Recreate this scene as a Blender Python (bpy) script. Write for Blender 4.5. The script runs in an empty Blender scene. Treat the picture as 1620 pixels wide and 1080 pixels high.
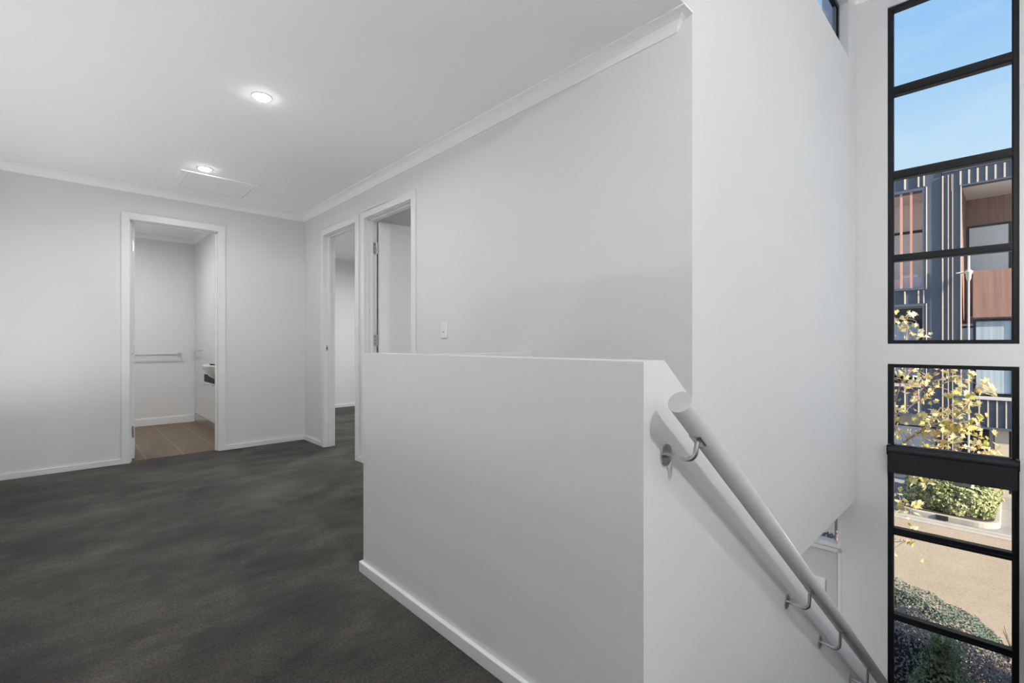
import bpy, math, random
from mathutils import Vector, Matrix, noise
C = bpy.context.scene.collection
SC = bpy.context.scene
PI = math.pi
rnd = random.Random(7)

# ------------------------------------------------------------------ materials
def newmat(name):
    m = bpy.data.materials.new(name); m.use_nodes = True
    nt = m.node_tree; nt.nodes.clear()
    out = nt.nodes.new('ShaderNodeOutputMaterial')
    return m, nt, out
def ramp(nt, fac, stops):
    r = nt.nodes.new('ShaderNodeValToRGB')
    el = r.color_ramp.elements
    el[0].position, el[0].color = stops[0][0], (*stops[0][1], 1)
    el[1].position, el[1].color = stops[-1][0], (*stops[-1][1], 1)
    for p, c in stops[1:-1]:
        e = el.new(p); e.color = (*c, 1)
    nt.links.new(fac, r.inputs['Fac'])
    return r.outputs['Color']
def coords(nt, kind='Object', scale=(1, 1, 1)):
    tc = nt.nodes.new('ShaderNodeTexCoord'); mp = nt.nodes.new('ShaderNodeMapping')
    mp.inputs['Scale'].default_value = scale
    nt.links.new(tc.outputs[kind], mp.inputs['Vector'])
    return mp.outputs['Vector']
def noise_tex(nt, vec, scale, detail=3, rough=.5):
    n = nt.nodes.new('ShaderNodeTexNoise')
    n.inputs['Scale'].default_value = scale; n.inputs['Detail'].default_value = detail
    n.inputs['Roughness'].default_value = rough
    nt.links.new(vec, n.inputs['Vector'])
    return n.outputs['Fac']
def mat(name, col, rough=.5, metal=0., var=0., vscale=8., bump=0., bscale=60., spec=.5, stretch=(1, 1, 1)):
    """a procedural principled material: a colour with faint noise variation and a noise bump"""
    m, nt, out = newmat(name)
    b = nt.nodes.new('ShaderNodeBsdfPrincipled')
    b.inputs['Roughness'].default_value = rough; b.inputs['Metallic'].default_value = metal
    b.inputs['Specular IOR Level'].default_value = spec
    v = coords(nt, scale=stretch)
    lo = tuple(max(0, c * (1 - var)) for c in col); hi = tuple(min(1, c * (1 + var)) for c in col)
    nt.links.new(ramp(nt, noise_tex(nt, v, vscale), [(.3, lo), (.7, hi)]), b.inputs['Base Color'])
    if bump:
        bp = nt.nodes.new('ShaderNodeBump'); bp.inputs['Strength'].default_value = bump
        bp.inputs['Distance'].default_value = .01
        nt.links.new(noise_tex(nt, v, bscale), bp.inputs['Height'])
        nt.links.new(bp.outputs['Normal'], b.inputs['Normal'])
    nt.links.new(b.outputs[0], out.inputs[0])
    return m
M = {}
M['wall'] = mat('wall_paint', (.735, .735, .735), .55, var=.012, vscale=2, bump=.03, bscale=220, spec=.3)
M['ceil'] = mat('ceiling_paint', (.93, .93, .93), .8, var=.01, vscale=2, spec=.2)
M['trim'] = mat('gloss_trim_paint', (.79, .79, .79), .35, var=.01, spec=.4)
M['door'] = mat('door_paint', (.82, .82, .815), .4, var=.01, spec=.4)
M['front_door'] = mat('front_door_paint', (.60, .60, .60), .45, var=.01)
M['rail'] = mat('handrail_paint', (.52, .52, .52), .24, var=.03, vscale=30, spec=.5)
M['steel'] = mat('brushed_steel', (.55, .54, .53), .3, 1., var=.1, vscale=60)
M['chrome'] = mat('chrome', (.75, .75, .75), .12, 1., var=.03)
M['black'] = mat('black_aluminium', (.006, .007, .010), .35, var=.2, spec=.35)
M['blind'] = mat('black_blind_fabric', (.006, .007, .009), .6, var=.2, vscale=80, bump=.1, bscale=300)
M['dark'] = mat('dark_gap', (.02, .02, .02), .7, var=.1)
M['ceramic'] = mat('white_ceramic', (.8, .8, .8), .12, var=.01)
M['plastic'] = mat('white_plastic', (.82, .82, .81), .35, var=.01)
M['cabinet'] = mat('white_laminate', (.68, .68, .68), .3, var=.01)
M['navy'] = mat('navy_metal_cladding', (.075, .10, .15), .45, var=.12, vscale=1.5, stretch=(1, 1, .2))
M['navy2'] = mat('slate_metal_trim', (.10, .12, .16), .45, var=.08, vscale=2)
M['batten'] = mat('sunlit_seam_cream', (.72, .60, .50), .5, var=.05)  # sun highlights along the metal seams, put into the batten colour
M['terra'] = mat('terracotta_slat', (.66, .34, .27), .6, var=.06)
M['soffit'] = mat('outdoor_soffit', (.92, .90, .88), .7, var=.02)
M['render_w'] = mat('cream_render', (.66, .56, .46), .8, var=.05, vscale=1)
M['lilac'] = mat('pale_panel', (.66, .62, .68), .6, var=.03)
M['frost'] = mat('frosted_glazing', (.92, .95, .94), .3, var=.03, vscale=1)
M['curtain'] = mat('sheer_curtain', (.46, .54, .62), .7, var=.25, vscale=9, stretch=(1, 1, .02))
M['concrete'] = mat('driveway_concrete', (.30, .28, .275), .9, var=.1, vscale=3, bump=.1)
M['kerb'] = mat('kerb_concrete', (.44, .40, .35), .9, var=.08, vscale=6, bump=.1)
M['bark'] = mat('maple_bark', (.48, .33, .28), .8, var=.25, vscale=25)
M['twig'] = mat('hedge_twig', (.10, .075, .06), .8, var=.3, vscale=25)
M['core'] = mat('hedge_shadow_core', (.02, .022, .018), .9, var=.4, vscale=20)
M['signw'] = mat('sign_white', (.28, .30, .33), .5, var=.02)
M['signt'] = mat('sign_navy_letter', (.02, .03, .07), .5, var=.05)
M['pole'] = mat('cream_pole', (.62, .55, .48), .5, var=.04)
M['soil'] = mat('garden_soil', (.05, .04, .03), .95, var=.3, vscale=9, bump=.3)
M['brick'] = mat('exterior_render', (.36, .42, .52), .7, var=.04)  # blue of the sky light is put into this colour

def wood_mat():
    m, nt, out = newmat('brown_timber_cladding')
    b = nt.nodes.new('ShaderNodeBsdfPrincipled'); b.inputs['Roughness'].default_value = .6
    v = coords(nt, scale=(1, 1, .06))
    n = noise_tex(nt, v, 14, 5, .6)
    nt.links.new(ramp(nt, n, [(.3, (.27, .145, .11)), (.5, (.33, .185, .145)), (.7, (.39, .23, .18))]), b.inputs['Base Color'])
    nt.links.new(b.outputs[0], out.inputs[0]); return m
M['wood'] = wood_mat()

def carpet_mat():
    m, nt, out = newmat('charcoal_carpet')
    b = nt.nodes.new('ShaderNodeBsdfPrincipled'); b.inputs['Roughness'].default_value = 1
    b.inputs['Specular IOR Level'].default_value = .05
    b.inputs['Sheen Weight'].default_value = .15
    v = coords(nt)
    # brushed pile: patches where the pile lies one way or the other
    big = noise_tex(nt, coords(nt, scale=(1.0, 1.1, 1)), 1.15, 8, .66)
    streak = noise_tex(nt, coords(nt, scale=(1.0, 1.7, 1)), 2.4, 8, .70)
    mx = nt.nodes.new('ShaderNodeMath'); mx.operation = 'ADD'
    nt.links.new(big, mx.inputs[0]); nt.links.new(streak, mx.inputs[1])
    fine = noise_tex(nt, v, 110, 3, .85)
    c1 = ramp(nt, mx.outputs[0], [(0, (.022, .0202, .017)), (.40, (.024, .0222, .0187)), (.5, (.052, .0478, .0415)), (.60, (.092, .085, .0745)), (1., (.098, .090, .079))])
    half = nt.nodes.new('ShaderNodeMath'); half.operation = 'MULTIPLY'; half.inputs[1].default_value = .5
    nt.links.new(mx.outputs[0], half.inputs[0])
    nt.links.new(half.outputs[0], c1.node.inputs['Fac'])
    c2 = ramp(nt, fine, [(.3, (.30, .30, .30)), (.7, (1.7, 1.7, 1.7))])
    mul = nt.nodes.new('ShaderNodeMix'); mul.data_type = 'RGBA'; mul.blend_type = 'MULTIPLY'
    mul.inputs['Factor'].default_value = 1
    nt.links.new(c1, mul.inputs[6]); nt.links.new(c2, mul.inputs[7])
    nt.links.new(mul.outputs[2], b.inputs['Base Color'])
    bp = nt.nodes.new('ShaderNodeBump'); bp.inputs['Strength'].default_value = .5; bp.inputs['Distance'].default_value = .006
    nt.links.new(noise_tex(nt, v, 320, 2, .6), bp.inputs['Height']); nt.links.new(bp.outputs['Normal'], b.inputs['Normal'])
    nt.links.new(b.outputs[0], out.inputs[0]); return m
M['carpet'] = carpet_mat()

def tile_mat():
    m, nt, out = newmat('brown_floor_tile')
    b = nt.nodes.new('ShaderNodeBsdfPrincipled'); b.inputs['Roughness'].default_value = .45
    v = coords(nt)
    sep = nt.nodes.new('ShaderNodeSeparateXYZ'); nt.links.new(v, sep.inputs[0])
    def m2(op, a, bb):
        k = nt.nodes.new('ShaderNodeMath'); k.operation = op
        for i, s in enumerate((a, bb)):
            if isinstance(s, (int, float)): k.inputs[i].default_value = s
            else: nt.links.new(s, k.inputs[i])
        return k.outputs[0]
    fx = m2('FRACT', m2('DIVIDE', m2('SUBTRACT', sep.outputs[0], .518 - .277 * 8), .277), 0)
    gx = m2('LESS_THAN', fx, .012)
    fy = m2('FRACT', m2('DIVIDE', m2('ADD', sep.outputs[1], 20.07), .9), 0)
    gy = m2('LESS_THAN', fy, .0015)
    g = m2('MAXIMUM', gx, gy)
    base = ramp(nt, noise_tex(nt, coords(nt, scale=(1, .5, 1)), 5, 5), [(.3, (.125, .080, .045)), (.7, (.180, .122, .074))])
    mix = nt.nodes.new('ShaderNodeMix'); mix.data_type = 'RGBA'
    nt.links.new(g, mix.inputs['Factor']); nt.links.new(base, mix.inputs[6]); mix.inputs[7].default_value = (.42, .35, .26, 1)
    nt.links.new(mix.outputs[2], b.inputs['Base Color']); nt.links.new(b.outputs[0], out.inputs[0]); return m
M['tile'] = tile_mat()

def road_mat():
    m, nt, out = newmat('sunlit_asphalt')
    b = nt.nodes.new('ShaderNodeBsdfPrincipled'); b.inputs['Roughness'].default_value = .9
    v = coords(nt)
    a = ramp(nt, noise_tex(nt, v, 1.2, 3), [(.3, (.36, .285, .205)), (.7, (.41, .33, .245))])
    s = ramp(nt, noise_tex(nt, v, 45, 2, .8), [(.34, (.72, .72, .74)), (.46, (1, 1, 1)), (.62, (1.1, 1.1, 1.1))])
    mul = nt.nodes.new('ShaderNodeMix'); mul.data_type = 'RGBA'; mul.blend_type = 'MULTIPLY'; mul.inputs['Factor'].default_value = 1
    nt.links.new(a, mul.inputs[6]); nt.links.new(s, mul.inputs[7])
    nt.links.new(mul.outputs[2], b.inputs['Base Color']); nt.links.new(b.outputs[0], out.inputs[0]); return m
M['road'] = road_mat()

def leaf_mat(name, stops, trans=.4, rough=.7):
    """leaves take a colour each from a random face attribute 'tint'"""
    m, nt, out = newmat(name)
    at = nt.nodes.new('ShaderNodeAttribute'); at.attribute_name = 'tint'
    col = ramp(nt, at.outputs['Fac'], stops)
    d = nt.nodes.new('ShaderNodeBsdfPrincipled'); d.inputs['Roughness'].default_value = rough; d.inputs['Specular IOR Level'].default_value = .25
    t = nt.nodes.new('ShaderNodeBsdfTranslucent')
    nt.links.new(col, d.inputs['Base Color']); nt.links.new(col, t.inputs['Color'])
    mx = nt.nodes.new('ShaderNodeMixShader'); mx.inputs[0].default_value = trans
    nt.links.new(d.outputs[0], mx.inputs[1]); nt.links.new(t.outputs[0], mx.inputs[2])
    nt.links.new(mx.outputs[0], out.inputs[0]); return m
M['maple'] = leaf_mat('autumn_maple_leaf', [(0, (.42, .46, .12)), (.22, (.72, .64, .22)), (.5, (.90, .76, .40)), (.8, (.97, .90, .66)), (1, (.82, .50, .22))], .45)
M['hedge_far'] = leaf_mat('sunlit_hedge_leaf', [(0, (.06, .09, .05)), (.45, (.34, .38, .18)), (1, (.88, .86, .55))], .25)
M['hedge_green'] = leaf_mat('blue_green_hedge_leaf', [(0, (.09, .13, .11)), (.5, (.14, .20, .165)), (1, (.22, .28, .23))], .2)
M['hedge_grey'] = leaf_mat('purple_grey_shrub_leaf', [(0, (.27, .225, .21)), (.5, (.38, .32, .30)), (1, (.50, .44, .41))], .2)
M['bush'] = leaf_mat('bright_green_bush_leaf', [(0, (.16, .19, .10)), (.5, (.34, .39, .22)), (1, (.55, .58, .40))], .25)

def glass_mat():
    m, nt, out = newmat('window_glass')
    tr = nt.nodes.new('ShaderNodeBsdfTransparent'); tr.inputs[0].default_value = (.95, .97, .98, 1)
    gl = nt.nodes.new('ShaderNodeBsdfGlossy'); gl.inputs['Roughness'].default_value = .02
    lw_ = nt.nodes.new('ShaderNodeLayerWeight'); lw_.inputs[0].default_value = .5
    p5 = nt.nodes.new('ShaderNodeMath'); p5.operation = 'POWER'; p5.inputs[1].default_value = 5; nt.links.new(lw_.outputs['Facing'], p5.inputs[0])
    fr = nt.nodes.new('ShaderNodeMath'); fr.operation = 'MULTIPLY_ADD'; fr.inputs[1].default_value = .5; fr.inputs[2].default_value = .02; nt.links.new(p5.outputs[0], fr.inputs[0])
    mx = nt.nodes.new('ShaderNodeMixShader')
    nt.links.new(fr.outputs[0], mx.inputs[0]); nt.links.new(tr.outputs[0], mx.inputs[1]); nt.links.new(gl.outputs[0], mx.inputs[2])
    nt.links.new(mx.outputs[0], out.inputs[0]); return m
M['glass'] = glass_mat()
def emit_mat(name, col, s):
    m, nt, out = newmat(name)
    e = nt.nodes.new('ShaderNodeEmission'); e.inputs[0].default_value = (*col, 1); e.inputs[1].default_value = s
    nt.links.new(e.outputs[0], out.inputs[0]); return m
M['lens'] = emit_mat('downlight_lens', (1, .99, .96), 60)

# ------------------------------------------------------------------ mesh building
class MB:
    def __init__(s): s.v = []; s.f = []; s.t = None; s.sm = []
    def add(s, vs, fs, smooth=False):
        o = len(s.v); s.v += [tuple(p) for p in vs]
        s.f += [tuple(i + o for i in f) for f in fs]; s.sm += [smooth] * len(fs)
        return s
    def box(s, x0, x1, y0, y1, z0, z1):
        x0, x1 = sorted((x0, x1)); y0, y1 = sorted((y0, y1)); z0, z1 = sorted((z0, z1))
        vs = [(x0, y0, z0), (x1, y0, z0), (x1, y1, z0), (x0, y1, z0), (x0, y0, z1), (x1, y0, z1), (x1, y1, z1), (x0, y1, z1)]
        return s.add(vs, [(3, 2, 1, 0), (4, 5, 6, 7), (0, 1, 5, 4), (1, 2, 6, 5), (2, 3, 7, 6), (3, 0, 4, 7)])
    def prism(s, poly, axis, a, b):
        """poly: 2D points in the plane across the axis ('x': (y,z), 'y': (x,z), 'z': (x,y))"""
        def P(p, t): return {'x': (t, p[0], p[1]), 'y': (p[0], t, p[1]), 'z': (p[0], p[1], t)}[axis]
        n = len(poly)
        vs = [P(p, a) for p in poly] + [P(p, b) for p in poly]
        fs = [tuple(range(n))[::-1], tuple(range(n, 2 * n))] + [(i, (i + 1) % n, n + (i + 1) % n, n + i) for i in range(n)]
        return s.add(vs, fs)
    def tube(s, path, r, n=20, cap=True, radii=None):
        path = [Vector(p) for p in path]; vs = []; fs = []
        up = None
        for i, p in enumerate(path):
            d = (path[min(i + 1, len(path) - 1)] - path[max(i - 1, 0)]).normalized()
            if up is None:
                up = Vector((0, 0, 1)) if abs(d.z) < .9 else Vector((0, 1, 0))
            a = d.cross(up).normalized(); b = a.cross(d).normalized(); up = b
            rr = radii[i] if radii else r
            for k in range(n):
                t = 2 * PI * k / n
                vs.append(p + a * math.cos(t) * rr + b * math.sin(t) * rr)
        for i in range(len(path) - 1):
            for k in range(n):
                fs.append((i * n + k, i * n + (k + 1) % n, (i + 1) * n + (k + 1) % n, (i + 1) * n + k))
        s.add(vs, fs, True)
        if cap:
            s.add(vs[:n], [tuple(range(n))]); s.add(vs[-n:], [tuple(range(n))[::-1]])
        return s
    def disc(s, c, nrm, r, t, n=32):
        nrm = Vector(nrm).normalized(); c = Vector(c)
        return s.tube([c, c + nrm * t], r, n)
    def lathe(s, prof, c, n=40, sx=1, sy=1):
        vs = [(c[0] + sx * r * math.cos(2 * PI * k / n), c[1] + sy * r * math.sin(2 * PI * k / n), c[2] + z) for r, z in prof for k in range(n)]
        fs = [(i * n + k, i * n + (k + 1) % n, (i + 1) * n + (k + 1) % n, (i + 1) * n + k) for i in range(len(prof) - 1) for k in range(n)]
        return s.add(vs, fs, True)
    def slab(s, axis, a, b, u, w, holes):
        """a wall slab across axis from a to b, spanning u and w, with clean rectangular holes (u0,u1,w0,w1)"""
        us = sorted({*u, *[h[0] for h in holes], *[h[1] for h in holes]}); us = [q for q in us if u[0] <= q <= u[1]]
        ws = sorted({*w, *[h[2] for h in holes], *[h[3] for h in holes]}); ws = [q for q in ws if w[0] <= q <= w[1]]
        def P(t, p, q): return {'x': (t, p, q), 'y': (p, t, q), 'z': (p, q, t)}[axis]
        def full(i, j):
            if i < 0 or j < 0 or i >= len(us) - 1 or j >= len(ws) - 1: return False
            cu, cw = (us[i] + us[i + 1]) / 2, (ws[j] + ws[j + 1]) / 2
            return not any(h[0] < cu < h[1] and h[2] < cw < h[3] for h in holes)
        for i in range(len(us) - 1):
            for j in range(len(ws) - 1):
                if not full(i, j): continue
                u0, u1, w0, w1 = us[i], us[i + 1], ws[j], ws[j + 1]
                s.add([P(a, u0, w0), P(a, u1, w0), P(a, u1, w1), P(a, u0, w1)], [(0, 1, 2, 3)])
                s.add([P(b, u0, w0), P(b, u1, w0), P(b, u1, w1), P(b, u0, w1)], [(3, 2, 1, 0)])
                for di, dj, e in ((-1, 0, (u0, w0, u0, w1)), (1, 0, (u1, w0, u1, w1)), (0, -1, (u0, w0, u1, w0)), (0, 1, (u0, w1, u1, w1))):
                    if not full(i + di, j + dj):
                        s.add([P(a, e[0], e[1]), P(b, e[0], e[1]), P(b, e[2], e[3]), P(a, e[2], e[3])], [(0, 1, 2, 3)])
        return s
    def build(s, name, m, parent=None, bevel=0, mw=None, seg=2, merge=False):
        me = bpy.data.meshes.new(name); me.from_pydata(s.v, [], s.f)
        if merge or bevel:
            import bmesh
            bm = bmesh.new(); bm.from_mesh(me)
            bm.faces.ensure_lookup_table()
            for f, q in zip(bm.faces, s.sm): f.smooth = q
            bmesh.ops.remove_doubles(bm, verts=bm.verts, dist=1e-5)
            bmesh.ops.recalc_face_normals(bm, faces=bm.faces)
            bm.to_mesh(me); bm.free()
        else:
            me.polygons.foreach_set('use_smooth', s.sm)
            me.update()
        if s.t is not None:
            at = me.attributes.new('tint', 'FLOAT', 'FACE'); at.data.foreach_set('value', s.t)
        me.materials.append(M[m])
        o = bpy.data.objects.new(name, me); C.objects.link(o)
        if mw is not None: o.matrix_world = mw
        if parent is not None: o.parent = parent
        if bevel:
            bv = o.modifiers.new('bevel', 'BEVEL'); bv.width = bevel; bv.segments = seg; bv.limit_method = 'ANGLE'; bv.angle_limit = .7
        return o
def struct(o, label=None):
    o['kind'] = 'structure'
    if label: o['label'] = label
    return o
def tag(o, label, cat, group=None, kind=None):
    o['label'] = label; o['category'] = cat
    if group: o['group'] = group
    if kind: o['kind'] = kind
    return o
def thing(name, loc, label, cat, group=None, rz=0):
    o = bpy.data.objects.new(name, None); C.objects.link(o); o.location = loc; o.rotation_euler = (0, 0, rz)
    o.empty_display_size = .1
    return tag(o, label, cat, group)
def under(o, t):
    """parent o to thing t, keeping the world coordinates it was modelled in"""
    o.parent = t; o.matrix_parent_inverse = Matrix.LocRotScale(t.location, t.rotation_euler, None).inverted(); return o

# ------------------------------------------------------------------ key planes (metres, hall floor is z = 0)
XL, XD, YB, YC, YR = -.41, 1.872, 5.228, .897, -3.2
XH, XH2, YS, YS2 = .978, 1.075, .586, .69
ZC, ZV, ZG, ZS = 2.395, 3.96, -2.85, -.296
HW = .988
WT = .10
# frame of the window wall (it stands 1.6 degrees off the hall's grid)
WM = Matrix.Translation((4.876, .897, 0)) @ Matrix.Rotation(.028, 4, 'Z')

# ------------------------------------------------------------------ floors
fl = MB()
fl.box(XL - .1, XH + .03, YR - .1, YB + .04, ZS, 0)
fl.box(XH + .03, XD + .10, 1.90, YB + .04, ZS, 0)
fl.box(XH + .03, 4.92, YR - .1, -.45, ZS, 0)
fl.box(XD + .10, 4.86, YC + .10, 7.6, ZS, 0)
struct(fl.build('floor', 'carpet', merge=False), 'charcoal grey cut pile carpet over the landing, hall and bedrooms')
struct(MB().box(XL - .1, 1.9, YB + .045, 7.55, ZS, .004).build('floor', 'tile'), 'brown tiled floor of the bathroom')
struct(MB().box(XL - .1, 4.86, YR - .1, 7.6, ZG - .15, ZG).build('floor', 'tile'), 'floor of the entry below the stairs')

# ------------------------------------------------------------------ walls
JT = .02   # door jamb board thickness
struct(MB().slab('x', XL - WT, XL, (YR - .1, 7.5), (ZG, ZV + .1), []).build('wall_left', 'wall'))
struct(MB().slab('y', YB, YB + WT, (XL, XD), (ZG, ZC), [(.406 - JT, 1.059 + JT, -.05, 2.10 + JT)]).build('wall_far', 'wall'))
struct(MB().slab('x', XD, XD + WT, (YC + WT, 7.46), (ZG, ZC),
       [(3.054 - JT, 3.80 + JT, -.05, 2.10 + JT), (3.985 - JT, 4.68 + JT, -.05, 2.10 + JT)]).build('wall_right', 'wall'))
struct(MB().slab('y', YR - .1, YR, (XL, 4.98), (ZG, ZV), []).build('wall_rear', 'wall'))
# wall across the stair void: from the hall ceiling up to the high ceiling, and down to the entry soffit
struct(MB().slab('y', YC, YC + WT, (XD, 4.872), (ZS, ZV), [(2.5, 4.617, 3.358, 3.807)]).build('wall_stair', 'wall'))
struct(MB().box(XL, XD, YC, YC + WT, ZC + .001, ZV).build('wall_bulkhead', 'wall'))
# window wall, modelled in its own frame: local x outwards, local y along it (towards the bedrooms), z up
UW = (-.949, -.213, 1.029, 3.78); LW = (-.949, -.213, -1.90, .866)
FD = (.10, .98, ZG, -.30)
struct(MB().slab('x', 0, .12, (-4.2, 6.7), (ZG - .2, ZV + .3),
       [UW, LW, FD, (1.2, 2.4, .9, 2.1), (3.6, 5.6, .7, 2.2), (-3.9, -1.5, .35, 3.3), (.188, 7.0, 2.9, 5.0)]).build('wall_window', 'wall', mw=WM))
struct(MB().slab('x', .121, .24, (-4.3, 6.8), (ZG - .2, ZV + .5),
       [(-.99, -.17, 1.0, 4.05), (-.99, -.17, -1.95, .90), FD, (1.2, 2.4, .9, 2.1), (3.6, 5.6, .7, 2.2), (-3.9, -1.5, .35, 3.3), (.188, 7.0, 2.9, 5.0)]).build('wall_facade', 'brick', mw=WM))
# half walls round the stairwell
struct(MB().prism([(XH, ZG), (XH, HW), (XH2, HW + .001), (4.015, -1.207), (4.015, ZG)], 'y', YS, YS2).box(XH, XH2, YS2, 2.01, ZS, HW).build('wall_half', 'wall'))
struct(MB().box(XH2, XD, 1.81, 1.91, ZS, .982).build('wall_half_rear', 'wall', bevel=.003))
struct(MB().prism([(XH + .02, ZG), (XH + .02, HW), (XH2, HW), (4.015, -1.207), (4.015, ZG)], 'y', -.55, -.45).build('wall_stair_parapet_near', 'wall'))
# rooms beyond
struct(MB().box(XL, XD, 7.41, 7.51, -.1, ZC).build('wall_bathroom_far', 'wall'))
struct(MB().box(1.245, XD, YB + WT, 7.41, .004, ZC).build('wall_bathroom_right', 'wall'))
struct(MB().box(XD + WT, 4.85, 7.46, 7.56, ZS, ZC).build('wall_bedroom_far', 'wall'))
struct(MB().box(XD + WT, 4.82, 3.86, 3.95, 0, ZC).build('wall_bedroom_divider', 'wall'))
struct(MB().box(XL, XD, 3.0, 3.1, ZG, ZS).build('wall_entry_far', 'wall'))
# ceilings
struct(MB().box(XL, 4.86, YC + WT, 7.5, ZC, ZC + .3).box(XL, XD, YC + .001, YC + WT, ZC, ZC + .02).build('ceiling', 'ceil'))
struct(MB().box(XL - .1, 4.95, YR - .1, YC + WT, ZV, ZV + .15).build('ceiling', 'ceil'))
struct(MB().box(XD + .01, 4.86, YC + WT + .001, 7.5, ZS - .012, ZS - .001).build('ceiling', 'ceil'), 'soffit over the entry')

# ------------------------------------------------------------------ cornices (cove section, mitred)
COVE = [(0, -.055), (.007, -.055), (.012, -.046), (.020, -.034), (.033, -.021), (.050, -.012), (.068, -.008), (.076, -.007), (.076, 0), (0, 0)]
def cornice(axis, wall, sgn, a, b, ma, mb, zc, name='trim', ret=None):
    """along axis from a to b, against the plane at 'wall', growing by sgn; ma/mb: +1 inside mitre, 0 square, -1 outside mitre"""
    m = MB(); ends = []
    for t, mm, dirn in ((a, ma, 1), (b, mb, -1)):
        ring = []
        for d, z in COVE:
            q = t + dirn * mm * d
            ring.append((wall + sgn * d, q, zc + z) if axis == 'y' else (q, wall + sgn * d, zc + z))
        ends.append(ring)
    n = len(COVE)
    m.add(ends[0] + ends[1], [(i, (i + 1) % n, n + (i + 1) % n, n + i) for i in range(n)])
    m.add(ends[0], [tuple(range(n))]); m.add(ends[1], [tuple(range(n))])
    if ret:   # the mitred end returns to the wall
        back = [(wall, p[1], p[2]) for p in ends[0]]
        m.add(ends[0] + back, [(i, i + 1, n + i + 1, n + i) for i in range(n - 2)])
    return struct(m.build(name, 'ceil'))
cornice('x', YB, -1, XL, XD, 1, 1, ZC, 'trim_1')
cornice('y', XD, -1, .969, YB, -1, 1, ZC, 'trim_2', ret=True)
cornice('y', XL, 1, YC, YB, 0, 1, ZC, 'trim_3')
cornice('x', 7.41, -1, XL, 1.245, 1, 1, ZC, 'trim_4')
cornice('y', 1.245, -1, YB + WT, 7.41, 0, 1, ZC, 'trim_5')
c6 = cornice('y', 0, -1, -4.0, 0, 0, 1, ZV, 'trim_6'); c6.matrix_world = WM
cornice('x', YC, -1, XL, 4.876, 0, 1, ZV, 'trim_7')

# ------------------------------------------------------------------ skirting boards
SK, ST = .046, .015
def skirt(name, segs, m='trim', bev=.003):
    b = MB()
    for q in segs: b.box(*q)
    return struct(b.build(name, m, bevel=bev))
skirt('baseboard_far', [(XL, .346, YB - ST, YB, 0, SK), (1.121, XD, YB - ST, YB, 0, SK)])
skirt('baseboard_right', [(XD - ST, XD, 4.748, YB - ST, 0, SK), (XD - ST, XD, 3.86, 3.918, 0, SK), (XD - ST, XD, 1.91, 2.99, 0, SK)])
skirt('baseboard_left', [(XL, XL + ST, YR, YB - ST, 0, SK)])
skirt('baseboard_half_wall', [(XH - ST, XH, YS, 2.01 + ST, 0, SK), (XH, XH2, 2.01, 2.01 + ST, 0, SK)])
skirt('baseboard_bathroom', [(XL, 1.235, 7.395, 7.41, .004, .095)])
skirt('baseboard_bedroom', [(XD + WT, 4.82, 7.445, 7.46, 0, .05)])

# ------------------------------------------------------------------ doors
def architrave(face, sgn, axis, a, b, top, name, w=.062, parent=None, t=.016):
    """flat casing round an opening a..b on the plane 'face', standing out by sgn*t"""
    m = MB()
    a -= .005; b += .005; top += .005; w -= .005
    f0, f1 = face, face + sgn * t
    for p, q, z0, z1 in ((a - w, a, 0, top + w), (b, b + w, 0, top + w), (a, b, top, top + w)):
        if axis == 'x': m.box(p, q, f0, f1, z0, z1)
        else: m.box(f0, f1, p, q, z0, z1)
    o = m.build('architrave', 'trim', parent, bevel=.002); return o
def jamb(axis, f0, f1, a, b, top, stop, parent):
    m = MB()
    def bx(p, q, u, v, z0, z1):
        if axis == 'x': m.box(p, q, u, v, z0, z1)
        else: m.box(u, v, p, q, z0, z1)
    bx(a - JT, a, f0, f1, 0, top + JT); bx(b, b + JT, f0, f1, 0, top + JT); bx(a, b, f0, f1, top, top + JT)
    s0, s1 = stop
    bx(a, a + .012, s0, s1, 0, top); bx(b - .012, b, s0, s1, 0, top); bx(a, b, s0, s1, top - .012, top)
    return m.build('jamb', 'trim', parent, bevel=.0015)
def hinge(parent, x, y, z, ax):
    """butt hinge: knuckle and two leaves with screw heads"""
    m = MB(); m.tube([(x, y, z - .05), (x, y, z + .05)], .006, 12)
    if ax == 'y': m.box(x - .001, x + .001, y, y + .028, z - .05, z + .05); m.box(x - .028, x, y + .001, y + .003, z - .05, z + .05)
    else: m.box(x - .03, x, y - .001, y + .001, z - .05, z + .05)
    for dz in (-.033, 0, .033):
        m.disc((x - .018, y + .0005, z + dz), (0, -1, 0), .004, .002, 10)
    h = m.build('hinge', 'steel', parent); return h

# bathroom door, folded back into the bathroom
d = bpy.data.objects.new('door_1', None); C.objects.link(d); struct(d, 'white panel door of the bathroom, standing open into it')
architrave(YB, -1, 'x', .406, 1.059, 2.10, 'a', parent=d)
jamb('x', YB, YB + WT + .002, .406, 1.059, 2.10, (YB + .035, YB + .062), d)
lf = MB().box(.4095, .4455, YB + WT + .012, YB + WT + .66, .012, 2.085).build('door_leaf', 'door', d, bevel=.002)
for z in (.25, 1.9):
    MB().tube([(.421, YB + WT + .006, z - .05), (.421, YB + WT + .006, z + .05)], .006, 12).box(.409, .440, YB + WT + .0095, YB + WT + .012, z - .05, z + .05).build('hinge', 'steel', lf)
MB().box(.418, .440, YB + WT + .009, YB + WT + .012, .94, 1.0).build('latch_plate', 'chrome', lf)

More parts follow.
